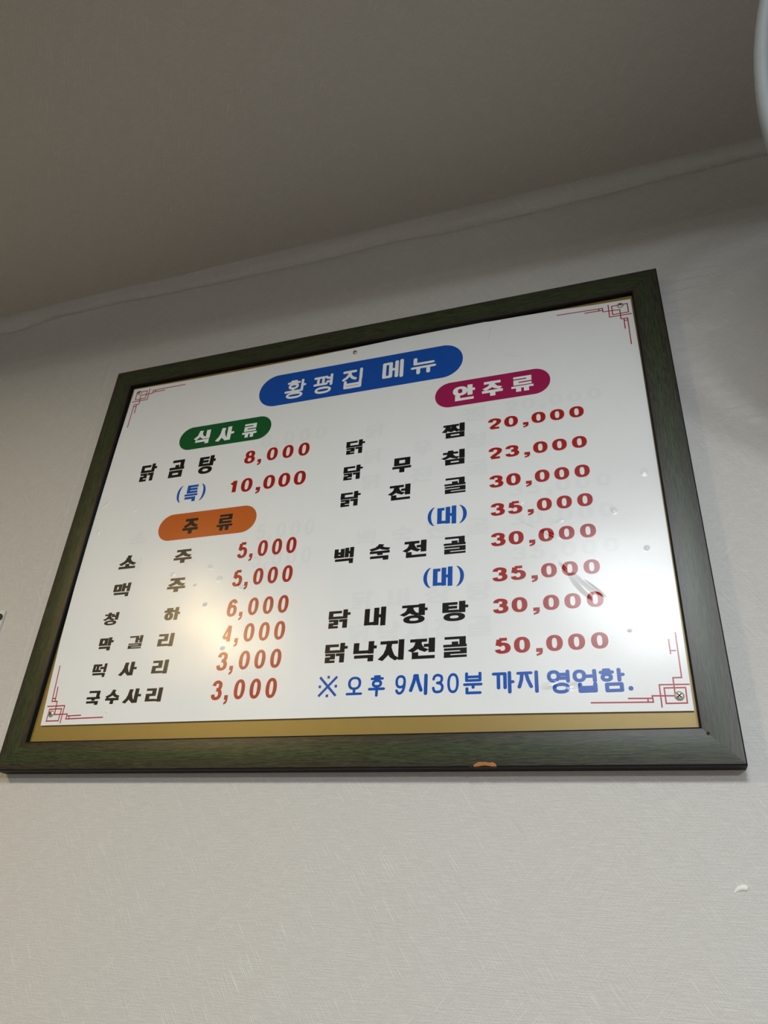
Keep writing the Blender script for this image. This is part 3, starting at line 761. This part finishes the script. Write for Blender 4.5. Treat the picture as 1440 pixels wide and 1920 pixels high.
# corner ornaments
def ornament(lines, th=1.35):
    l = Line('corner_ornament', P_line)
    for (x0, z0, x1, z1) in lines: stroke(l.P, [(x0, z0), (x1, z1)], th, th * 1.05, l.y, 'sq')
    l.done(sheet, 'dark red line ornament')
ornament([(759.5, 626.6, 822, 623.9), (822, 623.9, 822, 617.2), (822, 617.2, 844.5, 615.6), (817, 624, 817, 620.3), (797.6, 620.8, 822, 620), (830, 628, 830, 604.9), (830, 604.9, 859, 604.3),
          (834.5, 624.6, 855.5, 624.6), (855.5, 624.6, 855.5, 608.2), (855.5, 608.2, 834.5, 608.5), (834.5, 608.5, 834.5, 624.6), (844.6, 615.6, 844.6, 598), (844.6, 598, 853.2, 597.4),
          (853.2, 597.4, 853.1, 549.7), (848.4, 597.4, 848.2, 579.4), (848.4, 593.9, 853.1, 593.7)])
ornament([(144.3, 626.3, 82.2, 626.3), (82.2, 626.3, 82.2, 620.1), (82.2, 620.1, 58.7, 620.1), (87.0, 626, 87.0, 622.2), (105.7, 622.1, 82.2, 622.1), (74.4, 630.8, 74.4, 607.8), (74.4, 607.8, 44.8, 607.8),
          (49.2, 627.8, 70, 627.5), (70, 627.5, 69.6, 611.6), (69.6, 611.6, 49.6, 611.6), (49.6, 611.6, 49.2, 627.8), (58.7, 620.1, 59.8, 600.6), (59.8, 600.6, 50.3, 600.8), (50.3, 600.8, 49.8, 553.7),
          (55.4, 600.6, 55.8, 582.4), (50.3, 596.6, 55.4, 596.6)])
ornament([(145.9, 67.1, 87.7, 66.4), (87.7, 66.4, 88.1, 73), (88.1, 73, 67.4, 72.7), (92.4, 66.6, 92.2, 70.2), (110.1, 70.7, 88.0, 70.3), (80.3, 61.8, 80.1, 84.4), (80.1, 84.4, 52.2, 84.1),
          (56.7, 64.3, 76.3, 64.3), (76.3, 64.3, 76.5, 80.3), (76.5, 80.3, 56.7, 80.1), (56.7, 80.1, 56.7, 64.3), (67.4, 72.7, 65.6, 90.7), (65.6, 90.7, 57, 90.9), (57, 90.9, 53.2, 140.4),
          (62, 91.0, 60.2, 110.2), (56.8, 94.9, 61.8, 94.8)])
ornament([(761.4, 65.5, 823, 64.2), (823, 64.2, 822.6, 70.7), (822.6, 70.7, 844.7, 70), (818, 64.3, 818, 68.1), (799.2, 68.8, 822.4, 68.1), (830.8, 82, 830.7, 59), (830.8, 82, 859.4, 81.4),
          (835.1, 78.5, 855.7, 78.1), (855.7, 78.1, 855.3, 62.2), (855.3, 62.2, 835.2, 62.4), (835.2, 62.4, 835.1, 78.5), (844.8, 70, 845, 88.9), (845, 88.9, 853.4, 88.7), (853.4, 88.7, 853.8, 137.6),
          (846.1, 115, 846.1, 130.2), (846.5, 118, 851.2, 117.9)])

# screws through the sheet
for i, (x, z, r) in enumerate([(54.7, 625.9, 4.1), (449.9, 627.2, 3.6), (846.0, 623.0, 4.4), (61.9, 73.9, 4.4), (848.7, 69.6, 4.8)]):
    c = Vector((x / 1000, FY - .0001, Z0 + z / 1000)); r /= 1000
    bm = bmesh.new()
    bm_lathe(bm, c, Vector((0, -1, 0)), [(r, -.0004), (r, .0006), (r * .93, .0012), (r * .70, .0018), (r * .35, .0022), (0, .0023)], 28)
    ms = [f.index for f in bm.faces]
    a0 = .5 + i * .7 if i != 4 else .75
    for a in (a0, a0 + PI / 2):
        d = Vector((math.cos(a), 0, math.sin(a))); e = Vector((-d.z, 0, d.x))
        q = [c + Vector((0, -.00245, 0)) + d * u * r * .50 + e * v_ * r * .10 for u, v_ in ((-1, -1), (1, -1), (1, 1), (-1, 1))]
        vs4 = [bm.verts.new(p) for p in q]; f = bm.faces.new(vs4); f.material_index = 1
        vs5 = [bm.verts.new(p + Vector((0, .0014, 0)) + (p - c) * .3) for p in q]
        for k in range(4):
            g = bm.faces.new((vs4[k], vs4[(k + 1) % 4], vs5[(k + 1) % 4], vs5[k])); g.material_index = 1
    from_bm('screw', bm, [M_steel, M_slot], sheet, False)

# ------------------------------------------------------------ notice card at the left edge
card = thing('notice_card', 'corner of a small white card with a dark round mark at the left edge', 'card', (-.2, 0, 1.90))
bm = bmesh.new(); bm_box(bm, -.30 + .2, -.0942 + .2, -.0035, 0, 1.80 - 1.90, 1.9905 - 1.90, .0006)
cp = from_bm('card_panel', bm, M_card, card)
bm = bmesh.new()
vsd = [bm.verts.new((-.1035 + .2 + .0088 * math.cos(t), -.0038, 1.9790 - 1.90 + .0068 * math.sin(t))) for t in [2 * PI * k / 40 for k in range(40)]]
bm.faces.new(vsd[::-1])
vsb = [bm.verts.new((v.co.x, -.0034, v.co.z)) for v in vsd]
for k in range(40): bm.faces.new((vsd[k], vsd[(k + 1) % 40], vsb[(k + 1) % 40], vsb[k]))
bmesh.ops.recalc_face_normals(bm, faces=bm.faces)
o = from_bm('round_mark', bm, M_brown, card)

# ------------------------------------------------------------ wall fan at the upper right
FC = Vector((1.2516, -.3733, 2.2808)); FN = Vector((-.2, -math.cos(.6), -math.sin(.6))).normalized(); FR = .278
fan = thing('wall_fan', 'pale grey plastic rim of a round wall fan at the upper right edge', 'fan', (FC.x, 0, FC.z - .12))
fo = Vector((FC.x, 0, FC.z - .12))
def fpart(name, bm, mat, parent=None, smooth=True):
    bmesh.ops.recalc_face_normals(bm, faces=bm.faces)
    o = from_bm(name, bm, mat, parent or fan, smooth)
    if parent is None: o.location = -fo
    return o
bm = bmesh.new()
bm_lathe(bm, FC, FN, [(FR - .004, .010), (FR, .004), (FR, -.022), (FR - .005, -.028), (FR - .013, -.026), (FR - .017, -.016), (FR - .015, .004), (FR - .010, .010)], 96, True)
ringo = fpart('guard_ring', bm, M_fan)
A_, B_, _ = basis(FN)
for sgn, dep in ((1, .055), (-1, -.085)):
    bm = bmesh.new()
    for k in range(56):
        t = 2 * PI * k / 56; rd = A_ * math.cos(t) + B_ * math.sin(t)
        bm_tube(bm, [FC + rd * (FR - .008) + FN * 0.0 * sgn, FC + rd * (FR * .80) + FN * dep * .55, FC + rd * (FR * .5) + FN * dep * .92, FC + rd * .055 + FN * dep], .0012, 5)
    o = fpart('front_guard' if sgn > 0 else 'rear_guard', bm, M_fan)
bm = bmesh.new(); bm_lathe(bm, FC, FN, [(.062, .048), (.062, .056), (.050, .063), (0, .066)], 32); fpart('guard_badge', bm, M_fan)
for q in range(5):
    bm = bmesh.new(); n1, n2 = 10, 8; grid = []
    for i in range(n1 + 1):
        r = .045 + (FR - .055 - .045) * i / n1; row = []
        sw = math.radians(24 + 12 * math.sin(PI * i / n1 * .9))
        for j in range(n2 + 1):
            t = 2 * PI * q / 5 + sw * (j / n2 * 2 - 1) + .25 * i / n1
            hgt = -.012 + .030 * (j / n2 - .5) * (1 - .4 * i / n1)
            row.append(bm.verts.new(FC + (A_ * math.cos(t) + B_ * math.sin(t)) * r + FN * hgt))
        grid.append(row)
    for i in range(n1):
        for j in range(n2): bm.faces.new((grid[i][j], grid[i + 1][j], grid[i + 1][j + 1], grid[i][j + 1]))
    bmesh.ops.solidify(bm, geom=list(bm.faces), thickness=.0022)
    fpart('blade', bm, M_blade)
bm = bmesh.new(); bm_lathe(bm, FC, FN, [(0, .022), (.03, .020), (.047, .010), (.047, -.034), (0, -.034)], 32); fpart('hub', bm, M_blade)
bm = bmesh.new(); bm_lathe(bm, FC, FN, [(.05, -.08), (.075, -.088), (.078, -.135), (.066, -.180), (.03, -.205), (0, -.208)], 36); fpart('motor_housing', bm, M_fan)
bm = bmesh.new(); mc = FC - FN * .14
bm_tube(bm, [mc, mc + Vector((.01, .03, -.08)), Vector((mc.x + .02, -.06, mc.z - .15)), Vector((mc.x + .02, -.006, mc.z - .15))], .018, 14); fpart('neck', bm, M_fan)
bm = bmesh.new(); bm_box(bm, mc.x - .04, mc.x + .08, -.022, -.0005, mc.z - .25, mc.z - .06, .006); fpart('wall_plate', bm, M_fan, None, False)

# ------------------------------------------------------------ lamps (outside the frame, they light the room)
for (x, y, z, r, wt, col, lab) in LAMPS:
    lp = thing('ceiling_lamp', lab, 'lamp', (x, y, z))
    bm = bmesh.new()
    bm_lathe(bm, Vector((0, 0, 0)), Vector((0, 0, 1)), [(r + .012, -.002), (r + .012, CEIL - z), (0, CEIL - z)], 40)
    bm_lathe(bm, Vector((0, 0, 0)), Vector((0, 0, 1)), [(r + .012, -.002), (r + .002, -.002), (r + .002, .012), (0, .012)], 40)
    from_bm('housing', bm, M_lampbody, lp, False)
    ld = bpy.data.lights.new('lamp_light', 'AREA'); ld.shape = 'DISK'; ld.size = 2 * r; ld.energy = wt; ld.color = col
    lo = bpy.data.objects.new('lamp_light', ld); C.objects.link(lo); lo.parent = lp; lo.location = (0, 0, -.001)
